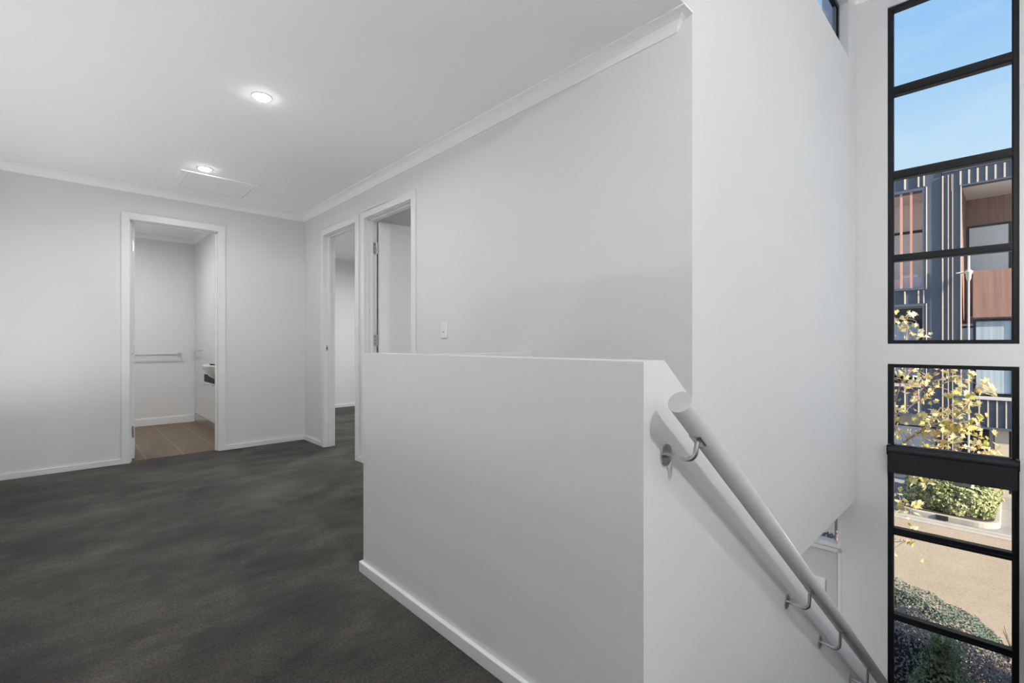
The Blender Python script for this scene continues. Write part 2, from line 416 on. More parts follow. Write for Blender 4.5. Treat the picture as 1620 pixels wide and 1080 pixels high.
# bedroom door at the end of the hall: leaf pushed right back inside
d = bpy.data.objects.new('door_2', None); C.objects.link(d); struct(d, 'doorway to the bright bedroom, nearest the hall corner')
architrave(XD, -1, 'y', 3.985, 4.68, 2.10, 'a', parent=d, w=.067)
jamb('y', XD, XD + WT + .002, 3.985, 4.68, 2.10, (XD + .03, XD + .055), d)
sk = MB().box(XD + .010, XD + .032, 4.6775, 4.679, .955, 1.015).build('strike_plate', 'steel', d)
MB().box(XD + .014, XD + .024, 4.6765, 4.678, .972, .998).build('strike_hole', 'dark', sk)
lf2 = MB().box(XD + WT + .02, XD + WT + .70, 3.955, 3.99, .012, 2.085).build('door_leaf', 'door', d, bevel=.002)

# second bedroom door: leaf open at a right angle, hinges on its left jamb
d = bpy.data.objects.new('door_3', None); C.objects.link(d); struct(d, 'bedroom door behind the half wall, open with its hinges showing')
architrave(XD, -1, 'y', 3.054, 3.80, 2.10, 'a', parent=d, w=.060)
jamb('y', XD, XD + WT + .002, 3.054, 3.80, 2.10, (XD + .035, XD + .062), d)
ang = -.12
L = MB().box(0, .72, -.036, 0, .012, 2.085)
lf3 = L.build('door_leaf', 'door', d, bevel=.002)
lf3.location = (XD + WT + .008, 3.790, 0); lf3.rotation_euler = (0, 0, ang)
for z in (.25, 1.06, 1.86):
    m = MB(); m.tube([(0, 0, z - .05), (0, 0, z + .05)], .0065, 12)
    m.box(-.036, -.002, .001, .0035, z - .05, z + .05)
    h = m.build('hinge', 'steel', d)
    h.location = (XD + WT + .001, 3.7925, 0)
    mm = MB()
    for dz in (-.033, 0, .033): mm.disc((-.02, .0012, z + dz), (0, -1, 0), .004, .0015, 10)
    mm.build('screw', 'dark', h)

# front door below, in the window wall
d = bpy.data.objects.new('door_4', None); C.objects.link(d); struct(d, 'grey front door below with a glazed transom over it'); d.matrix_world = WM
y0, y1 = .10, .98
fm = MB()
fm.box(-.004, .09, y0, y0 + .028, ZG, -.30); fm.box(-.004, .09, y1 - .03, y1, ZG, -.30)
fm.box(-.004, .09, y0, y1, -.786, -.752); fm.box(-.012, .09, y0, y1, -.746, -.715)
fr = fm.build('door_frame', 'trim', d, bevel=.002)
MB().box(.02, .06, y0 + .034, y1 - .036, ZG + .01, -.793).build('door_leaf', 'front_door', d, bevel=.002)
MB().box(.045, .05, y0 + .03, y1 - .03, -.715, -.30).build('transom_pane', 'glass', d)
MB().box(.0215, .0225, y0 + .028, y1 - .03, ZG, -.786).build('door_gap_shade', 'dark', d)  # dark plate: shade in the gap round the leaf, as colour
MB().box(.006, .0195, y0 + .122, y1 - .14, -2.3, -1.052).build('raised_panel', 'trim', d, bevel=.002)

# ------------------------------------------------------------------ windows
def window(name, y0, y1, z0, z1, rails, label, fw=.030, x0=.018, x1=.085):
    w = bpy.data.objects.new(name, None); C.objects.link(w); struct(w, label); w.matrix_world = WM
    m = MB().box(x0, x1, y0, y0 + fw, z0, z1).box(x0, x1, y1 - fw, y1, z0, z1)
    m.box(x0 - .002, x1, y0, y1, z0, z0 + fw).box(x0 - .002, x1, y0, y1, z1 - fw, z1)
    m.box(x0 + .02, x1, y0 + fw, y0 + fw + .006, z0, z1).box(x0 + .02, x1, y1 - fw - .006, y1 - fw, z0, z1)
    m.build('window_frame', 'black', w, bevel=.002)
    zs = [z0 + fw] + [q for r in rails for q in r] + [z1 - fw]
    for a, b in rails:
        t = MB().box(x0 + .004, x1, y0 + fw, y1 - fw, a, b).box(x0 - .002, x0 + .004, y0 + fw, y1 - fw, a + .006, (a + b) / 2 - .004)
        t.build('glazing_bar', 'black', w, bevel=.002)
    for a, b in zip(zs[::2], zs[1::2]):
        MB().box(x0 + .038, x0 + .043, y0 + fw, y1 - fw, a, b).build('pane', 'glass', w)
    return w
window('window_1', *UW, [(1.698, 1.754), (2.370, 2.437), (3.056, 3.125)], 'tall black framed upper window of four panes beside the stairs')
window('window_2', *LW, [(-1.221, -1.171), (-.528, -.471), (.150, .205)], 'tall black framed lower window with a roller blind over its bar')
window('window_4', 1.2, 2.4, .9, 2.1, [], 'bedroom window out of sight')
window('window_5', 3.6, 5.6, .7, 2.2, [], 'bedroom window out of sight at the far end')
# clerestory in the stair wall
w = bpy.data.objects.new('window_3', None); C.objects.link(w); struct(w, 'black framed clerestory high in the stair wall')
cy0, cy1 = YC + .062, YC + .095
MB().box(2.5, 2.54, cy0, cy1, 3.358, 3.807).box(4.577, 4.617, cy0, cy1, 3.358, 3.807).box(2.5, 4.617, cy0, cy1, 3.358, 3.39).box(2.5, 4.617, cy0, cy1, 3.772, 3.807).build('window_frame', 'black', w, bevel=.002)
MB().box(4.535, 4.577, cy0 + .012, cy1, 3.39, 3.772).box(2.54, 2.58, cy0 + .012, cy1, 3.39, 3.772).build('sash', 'navy2', w, bevel=.002)
MB().box(2.58, 4.535, cy0 + .016, cy0 + .02, 3.39, 3.772).build('pane', 'glass', w)
struct(MB().box(4.62, 4.86, YC + WT + .004, YC + WT + .085, ZC + .3, ZV + .1).build('trim_8', 'brick'))  # fin whose blue-grey colour stands for reflection in the clerestory glass
window('window_6', -3.9, -1.5, .35, 3.3, [(2.2, 2.26)], 'wide window added on the landing, unseen, to let in daylight')  # added out of view for daylight on the landing

# roller blind over the lower window
bl = thing('roller_blind', (0, 0, 0), 'black roller blind almost fully rolled up across the lower tall window', 'blind'); bl.matrix_world = WM
MB().tube([(-.002, -.945, .167), (-.002, -.217, .167)], .034, 28).build('blind_tube', 'blind', bl)
fb = MB().box(-.030, -.026, -.940, -.222, .002, .150).box(-.034, -.022, -.940, -.222, -.012, .006).build('blind_fabric', 'blind', bl)
for yy in (-.951, -.217):
    k = MB().box(-.034, .018, yy, yy + .006, .130, .206).build('blind_bracket', 'black', bl)
    MB().box(-.012, .017, yy - .014 if yy > -.5 else yy - .002, yy + .006 if yy > -.5 else yy + .02, .2062, .2102).build('bracket_screw_plate', 'steel', k)
for z in ():
    pass

# ------------------------------------------------------------------ stairs
st = MB()
for k in range(12):
    x = 1.10 + .24 * k
    st.box(x, x + .262, -.45, YS, -.18 * (k + 1) - .25, -.18 * (k + 1))
st.box(3.98, 4.87, -.45, .30, -2.4, -2.16)
for k in range(3):
    st.box(4.015, 4.84, .30 + .22 * k, .52 + .22 * k, ZG, -2.16 - .1725 * (k + 1))
struct(st.build('floor_stairs', 'carpet'), 'carpeted stair flight going down to the entry')

# ------------------------------------------------------------------ handrail
hr = thing('handrail', (1.0, .51, .90), 'pale grey round stair handrail carried on steel wall brackets', 'handrail')
RY = .510; SL = -.7495
def rz(x): return .899 + SL * (x - 1.003)
rr = .0272
dv = Vector((1, 0, SL)).normalized()
a = Vector((1.003, RY, rz(1.003))); b = Vector((3.95, RY, rz(3.95)))
m = MB().tube([a, b], rr, 48)
under(m.build('rail', 'rail', merge=True), hr)
for i, (px, pz) in enumerate(((1.080, .755), (2.002, .044), (2.463, -.312), (3.048, -.763))):
    bx = px + .006
    zr = rz(bx)
    nrm = Vector((-SL, 0, 1)).normalized()
    low = Vector((bx, RY, zr)) - nrm * rr
    low = Vector((px + .012, RY, rz(px + .012) - rr / math.cos(math.atan(SL)) ))
    path = [Vector((px, YS - .003, pz)), Vector((px, YS - .03, pz - .001)), Vector((px, RY + .024, pz - .003))]
    c = Vector((px, RY + .024, pz + .021)); 
    for k in range(1, 8):
        t = k / 8 * PI / 2
        path.append(Vector((px + .003 * k / 8, RY + .024 - .024 * math.sin(t), pz - .003 + .024 * (1 - math.cos(t)))))
    path.append(Vector((px + .004, RY, pz + .024)))
    path.append(low)
    arm = under(MB().tube(path, .0058, 16).build('bracket', 'steel'), hr)
    ro = MB().disc((px, YS - .0042, pz), (0, 1, 0), .0265, .0035, 40).build('rose', 'steel', arm); ro.matrix_parent_inverse = arm.matrix_parent_inverse @ Matrix.Identity(4)
    ro.matrix_parent_inverse = Matrix.Identity(4)
    # saddle: a small plate that follows the rail's underside
    s = MB(); t0 = low - dv * .021; t1 = low + dv * .021
    n = 8; vs = []; 
    for tp in (t0, t1):
        for k in range(n + 1):
            q = (k / n - .5) * 1.0
            for rad in (0.0004, .0028):
                R_ = rr + rad
                cc = tp + nrm * (rr) 
                vs.append(cc - nrm * R_ * math.cos(q) + Vector((0, 1, 0)) * R_ * math.sin(q))
    W = 2 * (n + 1); fs = []
    for k in range(n):
        i0, i1 = 2 * k, 2 * k + 2
        fs += [(i0, i1, W + i1, W + i0), (i0 + 1, W + i0 + 1, W + i1 + 1, i1 + 1), (i0, i0 + 1, i1 + 1, i1), (W + i0, W + i1, W + i1 + 1, W + i0 + 1)]
    fs += [(0, W, W + 1, 1), (W - 2, W - 1, 2 * W - 1, 2 * W - 2)]
    s.add(vs, fs)
    sd = s.build('saddle', 'steel', arm)

# ------------------------------------------------------------------ light switch
sw = thing('light_switch', (XD, 2.642, 1.122), 'small white wall switch beside the second bedroom doorway', 'light switch')
under(MB().box(XD - .009, XD - .0002, 2.606, 2.678, 1.068, 1.176).build('switch_plate', 'plastic', bevel=.003), sw)
under(MB().box(XD - .0125, XD - .009, 2.635, 2.649, 1.107, 1.125).build('rocker', 'plastic', bevel=.001), sw)
under(MB().box(XD - .0132, XD - .0125, 2.637, 2.647, 1.108, 1.1125).build('rocker_mark', 'dark'), sw)

# ------------------------------------------------------------------ ceiling hatch
ht = thing('ceiling_hatch', (.96, 4.72, ZC), 'flat square access hatch with a thin frame in the hall ceiling', 'hatch')
hx0, hx1, hy0, hy1 = .655, 1.250, 4.445, 4.985
m = MB().slab('z', ZC - .010, ZC - .0005, (hx0, hx1), (hy0, hy1), [(.705, 1.195, 4.49, 4.935)])
under(m.build('hatch_frame', 'ceil', bevel=.0015), ht)
under(MB().box(.708, 1.192, 4.493, 4.932, ZC - .006, ZC - .001).build('hatch_panel', 'ceil', bevel=.001), ht)
pf = MB().slab('z', ZC - .0035, ZC - .0008, (.705, 1.195), (4.49, 4.935), [(.7075, 1.1925, 4.4925, 4.9325)]).build('hatch_gap', 'dark'); under(pf, ht)

# ------------------------------------------------------------------ downlights
def downlight(x, y, z, power, label, group=None, r=.040, col=(.995, .996, .995)):
    t = thing('downlight', (x, y, z), label, 'downlight', group)
    ring = MB().lathe([(r, -.002), (r + .002, -.005), (r + .010, -.005), (r + .014, -.0005)], (x, y, z), 40)
    under(ring.build('trim_ring', 'plastic', merge=True), t)
    under(MB().lathe([(r, -.002), (r * .97, -.008), (r * .85, -.013), (r * .5, -.017), (.0005, -.018)], (x, y, z), 32).build('lens', 'lens', merge=True), t)
    l = bpy.data.lights.new('lamp', 'AREA'); l.shape = 'DISK'; l.size = 2 * r * .95; l.energy = power; l.color = col; l.spread = 3.0
    o = bpy.data.objects.new('lamp', l); C.objects.link(o); o.location = (x, y, z - .0195); under(o, t)
    return t
downlight(.786, 2.839, ZC, 6, 'lit recessed downlight in the hall ceiling, the larger nearer one')
downlight(.787, 4.312, ZC, 6, 'lit recessed downlight beside the ceiling hatch')
downlight(.35, 6.3, ZC, 14, 'recessed downlight in the bathroom ceiling')
downlight(3.3, 5.7, ZC, 44, 'added fill downlight, unseen in the bright bedroom')  # added to brighten the room seen through the doorway
downlight(3.6, 2.4, ZC, 30, 'added fill downlight, unseen in the second bedroom')  # added to brighten the second bedroom
downlight(3.6, 2.2, ZS - .012, 25, 'added fill downlight, unseen over the entry below')  # added to brighten the entry under the stair wall
M['globe'] = emit_mat('fill_lamp_globe', (.995, .996, .995), 135)
M['cord'] = mat('black_cord', (.02, .02, .02), .5)
# unseen globe pendants added to brighten the void and cast the handrail shadow
GL = 405
M['globe'] = emit_mat('fill_lamp_globe', (.995, .996, .995), GL)
for gx, gy, gz, gr, lb_ in ((.46, -1.55, 2.66, .08, 'larger unseen globe pendant added over the landing as key light'), (4.0, -1.35, 1.35, .056, 'smaller unseen globe pendant added low over the stairs as fill light')):
    pd = thing('fill_pendant', (gx, gy, gz), lb_, 'lamp', 'added fill pendants in the stair void')
    under(MB().tube([(gx, gy, gz + gr), (gx, gy, ZV - .02)], .004, 8).build('cord', 'cord'), pd)
    under(MB().disc((gx, gy, ZV - .03), (0, 0, 1), .06, .029).build('ceiling_rose', 'plastic'), pd)
    under(MB().lathe([(gr * math.sin(PI * k / 16) + .0001, -gr * math.cos(PI * k / 16)) for k in range(17)], (gx, gy, gz), 32).build('globe', 'globe', merge=True), pd)
# unseen uplighters added along the left wall to brighten the hall ceiling
for uy, e_, lb_ in ((1.5, 7.5, 'added fill uplighter nearest the stairs'), (2.9, 8.5, 'added fill uplighter in the middle of the left wall'), (4.2, 7.5, 'added fill uplighter nearest the bathroom')):
    ul = thing('fill_uplighter', (XL, uy, .4), lb_, 'lamp', 'added fill uplighters on the left wall')
    sh = MB().prism([(XL + .001, .33), (XL + .05, .36), (XL + .10, .45), (XL + .094, .45), (XL + .046, .368), (XL + .001, .34)], 'y', uy - .11, uy + .11)
    under(sh.build('shade', 'plastic'), ul)
    l = bpy.data.lights.new('lamp', 'AREA'); l.shape = 'RECTANGLE'; l.size = .08; l.size_y = .2; l.energy = e_; l.color = (.995, .996, .995)
    o = bpy.data.objects.new('lamp', l); C.objects.link(o); o.location = (XL + .05, uy, .445); o.rotation_euler = (PI, 0, 0); under(o, ul)

# ------------------------------------------------------------------ bathroom fittings
tr = thing('towel_rail', (.75, 7.36, .89), 'chrome towel rail on the bathroom far wall', 'towel rail')
under(MB().tube([(.30, 7.345, .890), (1.075, 7.345, .890)], .009, 16).build('rail', 'chrome'), tr)
for x in (.31, 1.070):
    under(MB().tube([(x, 7.409, .890), (x, 7.345, .890)], .010, 16).disc((x, 7.403, .890), (0, 1, 0), .026, .006).build('rail_post', 'chrome'), tr)
th = thing('toilet_roll_holder', (1.22, 7.1, .95), 'slim chrome roll holder bar by the bathroom corner', 'holder')
under(MB().tube([(1.185, 7.36, .945), (1.185, 6.88, .945)], .006, 12).build('bar', 'chrome'), th)
for y in (7.34, 7.0, 6.9):
    under(MB().tube([(1.237, y, .945), (1.185, y, .945)], .007, 12).build('bar_post', 'chrome'), th)
vn = thing('vanity_cabinet', (1.24, 6.3, 0), 'white bathroom vanity cabinet with bar handles under the basin', 'cabinet')
under(MB().box(1.238, 1.2445, 5.45, 7.395, .12, 2.33).build('side_panel', 'cabinet'), vn)
under(MB().box(1.226, 1.2378, 6.36, 6.80, .125, .565).build('door', 'cabinet', bevel=.0015), vn)
under(MB().box(1.226, 1.2378, 5.90, 6.354, .125, .565).build('door', 'cabinet', bevel=.0015), vn)
under(MB().box(1.230, 1.2378, 5.90, 6.78, .572, .66).build('gap_shade_panel', 'dark'), vn)  # flat dark panel: shade of the recess put into its colour
under(MB().box(1.232, 1.2445, 5.45, 7.39, .004, .118).build('kickboard', 'steel'), vn)
for y0_, y1_ in ((6.45, 6.76), (6.0, 6.30)):
    under(MB().tube([(1.205, y0_, .545), (1.205, y1_, .545)], .005, 10).tube([(1.205, y0_ + .03, .545), (1.226, y0_ + .03, .545)], .004, 8).tube([(1.205, y1_ - .03, .545), (1.226, y1_ - .03, .545)], .004, 8).build('handle', 'chrome'), vn)
bs = MB()
prof = [(.03, -.155), (.10, -.150), (.15, -.125), (.19, -.085), (.22, -.045), (.235, -.012), (.24, 0), (.236, .006), (.225, .006), (.215, -.005), (.18, -.06), (.10, -.11), (.02, -.12)]
bs.lathe(prof, (1.27, 6.12, .79), 64, .72, 1.45)
bs.v = [(min(x_, 1.2255), y_, z_) for x_, y_, z_ in bs.v]
tag(bs.build('basin', 'ceramic', merge=True), 'white semi-recessed hand basin projecting over the vanity', 'basin')

# ------------------------------------------------------------------ outdoors: ground, road, kerbs
ZO = -2.9
struct(MB().box(5.0, 13.62, -30, 40, ZO - .3, ZO).build('ground', 'road'), 'sunlit asphalt street')
struct(MB().box(13.94, 40, -30, 40, ZO - .3, ZO + .01).build('ground', 'concrete'), 'concrete driveway and footpath across the street')
gut = MB().box(13.62, 13.94, -30, 40, ZO - .3, ZO + .02).box(13.80, 13.94, -30, 40, ZO, ZO + .035)
struct(gut.build('ground', 'kerb'), 'pale concrete gutter along the far side of the street')
struct(MB().box(5.06, 8.0, -30, 40, ZO - .2, ZO + .03).build('ground', 'soil'), 'garden bed below the window')
def rrect(x0, x1, y0, y1, r, n=8):
    pts = []
    for cx_, cy_, a0 in ((x1 - r, y1 - r, 0), (x0 + r, y1 - r, 90), (x0 + r, y0 + r, 180), (x1 - r, y0 + r, 270)):
        for k in range(n + 1):
            t = math.radians(a0 + 90 * k / n); pts.append((cx_ + r * math.cos(t), cy_ + r * math.sin(t)))
    return pts
isl = thing('kerbed_planter', (15.3, 1.1, ZO), 'rounded concrete kerb around the planting bed across the street', 'kerb')
under(MB().prism(rrect(14.10, 17.0, .12, 1.85, .4), 'z', ZO, ZO + .13).build('kerb_stone', 'kerb', bevel=.02), isl)
under(MB().prism(rrect(14.19, 16.9, .21, 1.76, .32), 'z', ZO + .1, ZO + .15).build('planting_soil', 'soil'), isl)
under(MB().box(14.07, 14.10, .92, 1.12, ZO + .03, ZO + .125).build('drain_opening', 'dark'), isl)

# ------------------------------------------------------------------ foliage makers
def fnoise(p, s): return noise.noise(Vector(p) * s)
def foliage(mb, cx_, cy_, cz_, hx, hy, hz, count, size, pw=4., depth=.12, lump=.12, ls=3., seed=1, zmin=None):
    """small folded leaves over the surface of a lumpy superellipsoid"""
    r = random.Random(seed)
    if mb.t is None: mb.t = []
    for _ in range(count):
        while True:
            d = Vector((r.uniform(-1, 1), r.uniform(-1, 1), r.uniform(-1, 1)))
            if .05 < d.length < 1: break
        k = (abs(d.x) ** pw + abs(d.y) ** pw + abs(d.z) ** pw) ** (-1 / pw)
        p = Vector((d.x * k * hx, d.y * k * hy, d.z * k * hz))
        n = Vector((p.x / hx ** 2, p.y / hy ** 2, p.z / hz ** 2)).normalized()
        w = p + Vector((cx_, cy_, cz_))
        w += n * (fnoise(w, ls) * lump + fnoise(w, ls * 3.1) * lump * .4 - r.random() ** 2 * depth + .01)
        if zmin is not None and w.z < zmin: continue
        up = (n + Vector((r.gauss(0, .5), r.gauss(0, .5), r.gauss(0, .5) + .3))).normalized()
        side = up.cross(Vector((r.gauss(0, 1), r.gauss(0, 1), r.gauss(0, 1)))).normalized()
        fw = side.cross(up).normalized(); s = size * r.uniform(.6, 1.3)
        a = w - fw * s * .5; b = w + fw * s * .5; q = up * s * .12
        mb.add([a, w + side * s * .28 + q, b, w - side * s * .28 + q], [(0, 1, 2), (0, 2, 3)])
        tt = min(1, max(0, r.gauss(.5, .24) + .35 * fnoise(w, 2.3))); mb.t += [tt, tt]
    return mb
def core(name, cx_, cy_, cz_, hx, hy, hz, pw, ls, lump, parent, inset=.9):  # dark shell stops see-through; shade among the leaves put into its colour
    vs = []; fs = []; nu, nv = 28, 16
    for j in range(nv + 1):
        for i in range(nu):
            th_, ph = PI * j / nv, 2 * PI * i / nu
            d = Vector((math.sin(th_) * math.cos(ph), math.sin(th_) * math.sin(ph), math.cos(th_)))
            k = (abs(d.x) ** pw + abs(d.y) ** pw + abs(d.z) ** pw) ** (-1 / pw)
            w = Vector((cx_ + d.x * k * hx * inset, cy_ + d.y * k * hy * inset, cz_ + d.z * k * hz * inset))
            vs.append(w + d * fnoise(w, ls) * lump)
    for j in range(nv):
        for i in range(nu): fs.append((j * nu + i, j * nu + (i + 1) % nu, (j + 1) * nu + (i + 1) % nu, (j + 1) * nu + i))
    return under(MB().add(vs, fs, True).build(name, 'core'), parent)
def stems(n, x, y, z0, z1, spread, r0, seed, parent, m='twig'):
    r = random.Random(seed)
    mb = MB()
    for _ in range(n):
        a = Vector((x + r.uniform(-1, 1) * spread[0] * .5, y + r.uniform(-1, 1) * spread[1] * .5, z0))
        b = Vector((x + r.uniform(-1, 1) * spread[0], y + r.uniform(-1, 1) * spread[1], z1))
        c_ = (a + b) / 2 + Vector((r.gauss(0, .05), r.gauss(0, .05), 0))
        mb.tube([a, c_, b], r0, 6, False, [r0, r0 * .7, r0 * .35])
    return under(mb.build('stems', m), parent)

fh = thing('far_hedge', (15.6, 1.0, ZO), 'clipped green hedge in the kerbed bed across the street', 'hedge')
mb = MB(); foliage(mb, 15.50, .95, ZO + .40, 1.24, .75, .44, 30000, .075, 4.2, .20, .16, 4.0, 3, ZO + .152)
under(mb.build('foliage', 'hedge_far'), fh)
core('dark_core', 15.50, .95, ZO + .53, 1.20, .70, .34, 4.2, 2.2, .06, fh, .88)

nh = thing('near_hedge', (7.0, 1.7, ZO), 'blue-green clipped hedge along the street edge below the window', 'hedge')
mb = MB(); foliage(mb, 7.0, 2.0, -2.33, .42, 2.0, .56, 42000, .030, 3.2, .10, .09, 3.0, 5, ZO + .05)
under(mb.build('foliage', 'hedge_green'), nh)
core('dark_core', 7.0, 2.0, -2.33, .42, 2.0, .56, 3.2, 3.0, .07, nh, .86)
stems(14, 7.0, 1.6, ZO, -2.2, (.25, 1.5), .012, 8, nh)

ns = thing('grey_shrub', (6.2, 1.2, ZO), 'purple-grey leafed shrub between the green hedge and the window', 'shrub')
mb = MB(); foliage(mb, 6.02, 1.55, -2.24, .42, 1.75, .64, 46000, .027, 2.8, .14, .10, 3.6, 9, ZO + .05)
under(mb.build('foliage', 'hedge_grey'), ns)
core('dark_core', 6.05, 1.6, -2.29, .40, 1.7, .60, 2.6, 3.6, .07, ns, .82)
stems(60, 5.7, 1.2, ZO, -1.8, (.35, 1.2), .007, 28, ns)

ps = thing('twiggy_shrub', (6.4, -.3, ZO), 'sparse purple-grey twiggy shrub at the right end of the hedge', 'shrub')
mb = MB(); foliage(mb, 6.95, -.34, -2.42, .42, .30, .50, 7000, .034, 2.3, .22, .16, 4.0, 11, ZO + .05)
under(mb.build('foliage', 'hedge_grey'), ps)
core('dark_core', 6.95, -.35, -2.45, .40, .27, .45, 2.3, 4.0, .05, ps, .8)
stems(50, 6.9, -.25, ZO, -1.98, (.40, .30), .006, 31, ps)

gb = thing('green_bush', (5.6, .42, ZO), 'upright brighter green bush close to the glass of the lowest pane', 'shrub')
mb = MB(); foliage(mb, 5.42, .40, -2.20, .15, .17, .74, 7500, .032, 2.4, .10, .13, 6.0, 13, ZO + .05)
under(mb.build('foliage', 'bush'), gb)
core('dark_core', 5.42, .40, -2.25, .14, .15, .66, 2.4, 5.0, .04, gb, .8)
stems(16, 5.42, .40, ZO, -1.6, (.10, .12), .006, 14, gb)

# ------------------------------------------------------------------ autumn maple
mt = thing('maple_tree', (8.2, 1.74, ZO), 'young maple tree with yellow autumn leaves outside the window', 'tree')
tb = MB()
def curve(pts, n=7):
    """a Catmull-Rom path"""
    P_ = [Vector(p) for p in pts]; P_ = [P_[0] * 2 - P_[1]] + P_ + [P_[-1] * 2 - P_[-2]]
    out = []
    for i in range(1, len(P_) - 2):
        for k in range(n):
            t = k / n; a0, a1, a2, a3 = P_[i - 1:i + 3]
            out.append(.5 * ((2 * a1) + (a2 - a0) * t + (2 * a0 - 5 * a1 + 4 * a2 - a3) * t * t + (3 * a1 - a0 - 3 * a2 + a3) * t ** 3))
    out.append(P_[-2]); return out
def limb(pts, r0, r1):
    c_ = curve(pts); n = len(c_)
    tb.tube(c_, r0, 8, True, [r0 + (r1 - r0) * i / (n - 1) for i in range(n)]); return c_
limb([(8.2, 1.74, ZO), (8.21, 1.735, -2.2), (8.19, 1.73, -1.5), (8.2, 1.72, -.6), (8.22, 1.76, .4), (8.2, 1.8, 1.3)], .040, .012)
B = []
B.append(limb([(8.2, 1.73, -1.2), (8.18, 1.35, -.75), (8.16, 1.02, -.35), (8.1, .72, -.05), (8.05, .45, .12), (8.0, .28, .42)], .020, .004))
B.append(limb([(8.2, 1.73, -1.0), (8.25, 1.25, -.3), (8.25, 1.1, .15), (8.2, .98, .55), (8.2, .80, .78)], .018, .004))
B.append(limb([(8.2, 1.73, -.7), (8.1, 1.35, .1), (8.05, 1.1, .6), (8.1, .95, 1.0), (8.1, .93, 1.42)], .016, .003))
B.append(limb([(8.1, 1.35, .1), (8.15, 1.15, .7), (8.2, .98, .95), (8.2, .86, 1.15)], .010, .003))
B.append(limb([(8.18, 1.35, -.75), (8.1, .95, -.7), (8.05, .65, -.55), (8.0, .40, -.40), (7.98, .18, -.36)], .014, .003))
B.append(limb([(8.1, .95, -.7), (8.1, .72, -.48), (8.08, .52, -.20), (8.05, .38, .02)], .009, .003))
B.append(limb([(8.2, 1.73, -1.4), (8.1, 1.35, -1.3), (8.0, 1.05, -1.15), (7.95, .85, -1.05)], .012, .003))
B.append(limb([(8.2, 1.73, -1.45), (8.05, 1.4, -1.6), (7.95, 1.15, -1.62), (7.9, .86, -1.50)], .010, .003))
B.append(limb([(8.2, 1.74, -.3), (8.2, 1.5, .5), (8.2, 1.2, 1.1), (8.2, 1.12, 1.35)], .012, .003))
B.append(limb([(8.18, 1.2, -.6), (8.2, 1.0, .05), (8.15, .75, .35), (8.1, .55, .55), (8.1, .42, .60)], .009, .003))
B.append(limb([(8.2, 1.73, -.9), (8.25, 2.2, -.4), (8.2, 2.7, .1), (8.1, 3.0, .5)], .018, .004))
B.append(limb([(8.2, 1.73, -.5), (8.3, 2.1, .3), (8.3, 2.4, .9), (8.3, 2.5, 1.4)], .016, .004))
B.append(limb([(8.2, 1.73, -1.2), (8.0, 2.2, -1.0), (7.9, 2.6, -.8), (7.9, 3.0, -.7)], .014, .004))
B.append(limb([(8.2, 1.73, -.8), (8.6, 1.8, -.2), (8.9, 1.9, .5), (9.0, 1.9, .9)], .016, .004))
lb = MB(); lb.t = []
LEAF = [(0, -.06), (.16, -.10), (.30, -.30), (.34, .00), (.58, .02), (.40, .20), (.62, .46), (.34, .42), (.30, .62), (.14, .52), (0, .95),
        (-.14, .52), (-.30, .62), (-.34, .42), (-.62, .46), (-.40, .20), (-.58, .02), (-.34, .00), (-.30, -.30), (-.16, -.10)]
def leaf(p, size, r):
    f = Vector((r.gauss(0, .6), r.gauss(0, .6), r.gauss(-.5, .5))).normalized()
    n = f.cross(Vector((r.gauss(0, 1), r.gauss(0, 1), r.gauss(0, .5)))).normalized(); s_ = f.cross(n)
    vs = [p + f * .12 * size]
    for x_, y_ in LEAF: vs.append(p + s_ * x_ * size + f * y_ * size - n * abs(x_) * size * .35 * 1.0)
    k = len(LEAF)
    lb.add(vs, [(0, i + 1, (i + 1) % k + 1) for i in range(k)])
    t = min(1, max(0, r.gauss(.48, .26))); lb.t += [t] * k
r = random.Random(21)
dens = [1.5, 1.1, .45, .5, 1.5, 1.2, 1.0, .5, .5, .9, 1.0, .8, .8, .8]
for br, dn in zip(B, dens):
    n = len(br)
    for i in range(int(n * .30), n):
        for _ in range(2 if r.random() < dn - .55 else 1):
            # a twig with a small spray of leaves
            p = br[i]; q = p + Vector((r.gauss(0, .10), r.gauss(0, .12), r.gauss(.02, .12)))
            tb.tube([p, (p + q) / 2 + Vector((0, 0, .015)), q], .003, 4, False, [.0035, .0025, .0015])
            for _ in range(int(r.choice((2, 3, 4)) * min(dn, 1.25) + .5)):
                leaf(q + Vector((r.gauss(0, .05), r.gauss(0, .055), r.gauss(0, .055))), r.uniform(.045, .085), r)
    for _ in range(4): leaf(br[-1] + Vector((r.gauss(0, .02), r.gauss(0, .04), r.gauss(0, .03))), r.uniform(.06, .10), r)
under(tb.build('trunk_and_branches', 'bark'), mt)
under(lb.build('foliage', 'maple'), mt)

# ------------------------------------------------------------------ sign board by the entry
sg = thing('sign_board', (8.9, 2.3, ZO), 'pale sign board with dark lettering seen through the transom glass', 'sign')
under(MB().box(8.90, 8.93, 1.55, 3.1, -2.65, -1.62).build('board', 'signw', bevel=.004), sg)
for yy in (1.65, 2.95): under(MB().box(8.93, 8.97, yy, yy + .05, ZO, -1.7).build('sign_post', 'navy2'), sg)
cu = bpy.data.curves.new('lettering', 'FONT'); cu.body = 'perkio'; cu.size = .118; cu.extrude = .002; cu.offset = .0035
cu.space_character = 1.08
tmp = bpy.data.objects.new('lettering_curve', cu)
lm = bpy.data.meshes.new_from_object(tmp); bpy.data.objects.remove(tmp)
to = bpy.data.objects.new('lettering', lm); C.objects.link(to); lm.materials.clear(); lm.materials.append(M['signt'])
to.matrix_world = Matrix.Translation((8.897, 2.165, -2.07 + .135)) @ Matrix(((0, 0, -1, 0), (-1, 0, 0, 0), (0, 1, 0, 0), (0, 0, 0, 1)))
bpy.context.view_layer.update()
kx = .30 / to.dimensions.x
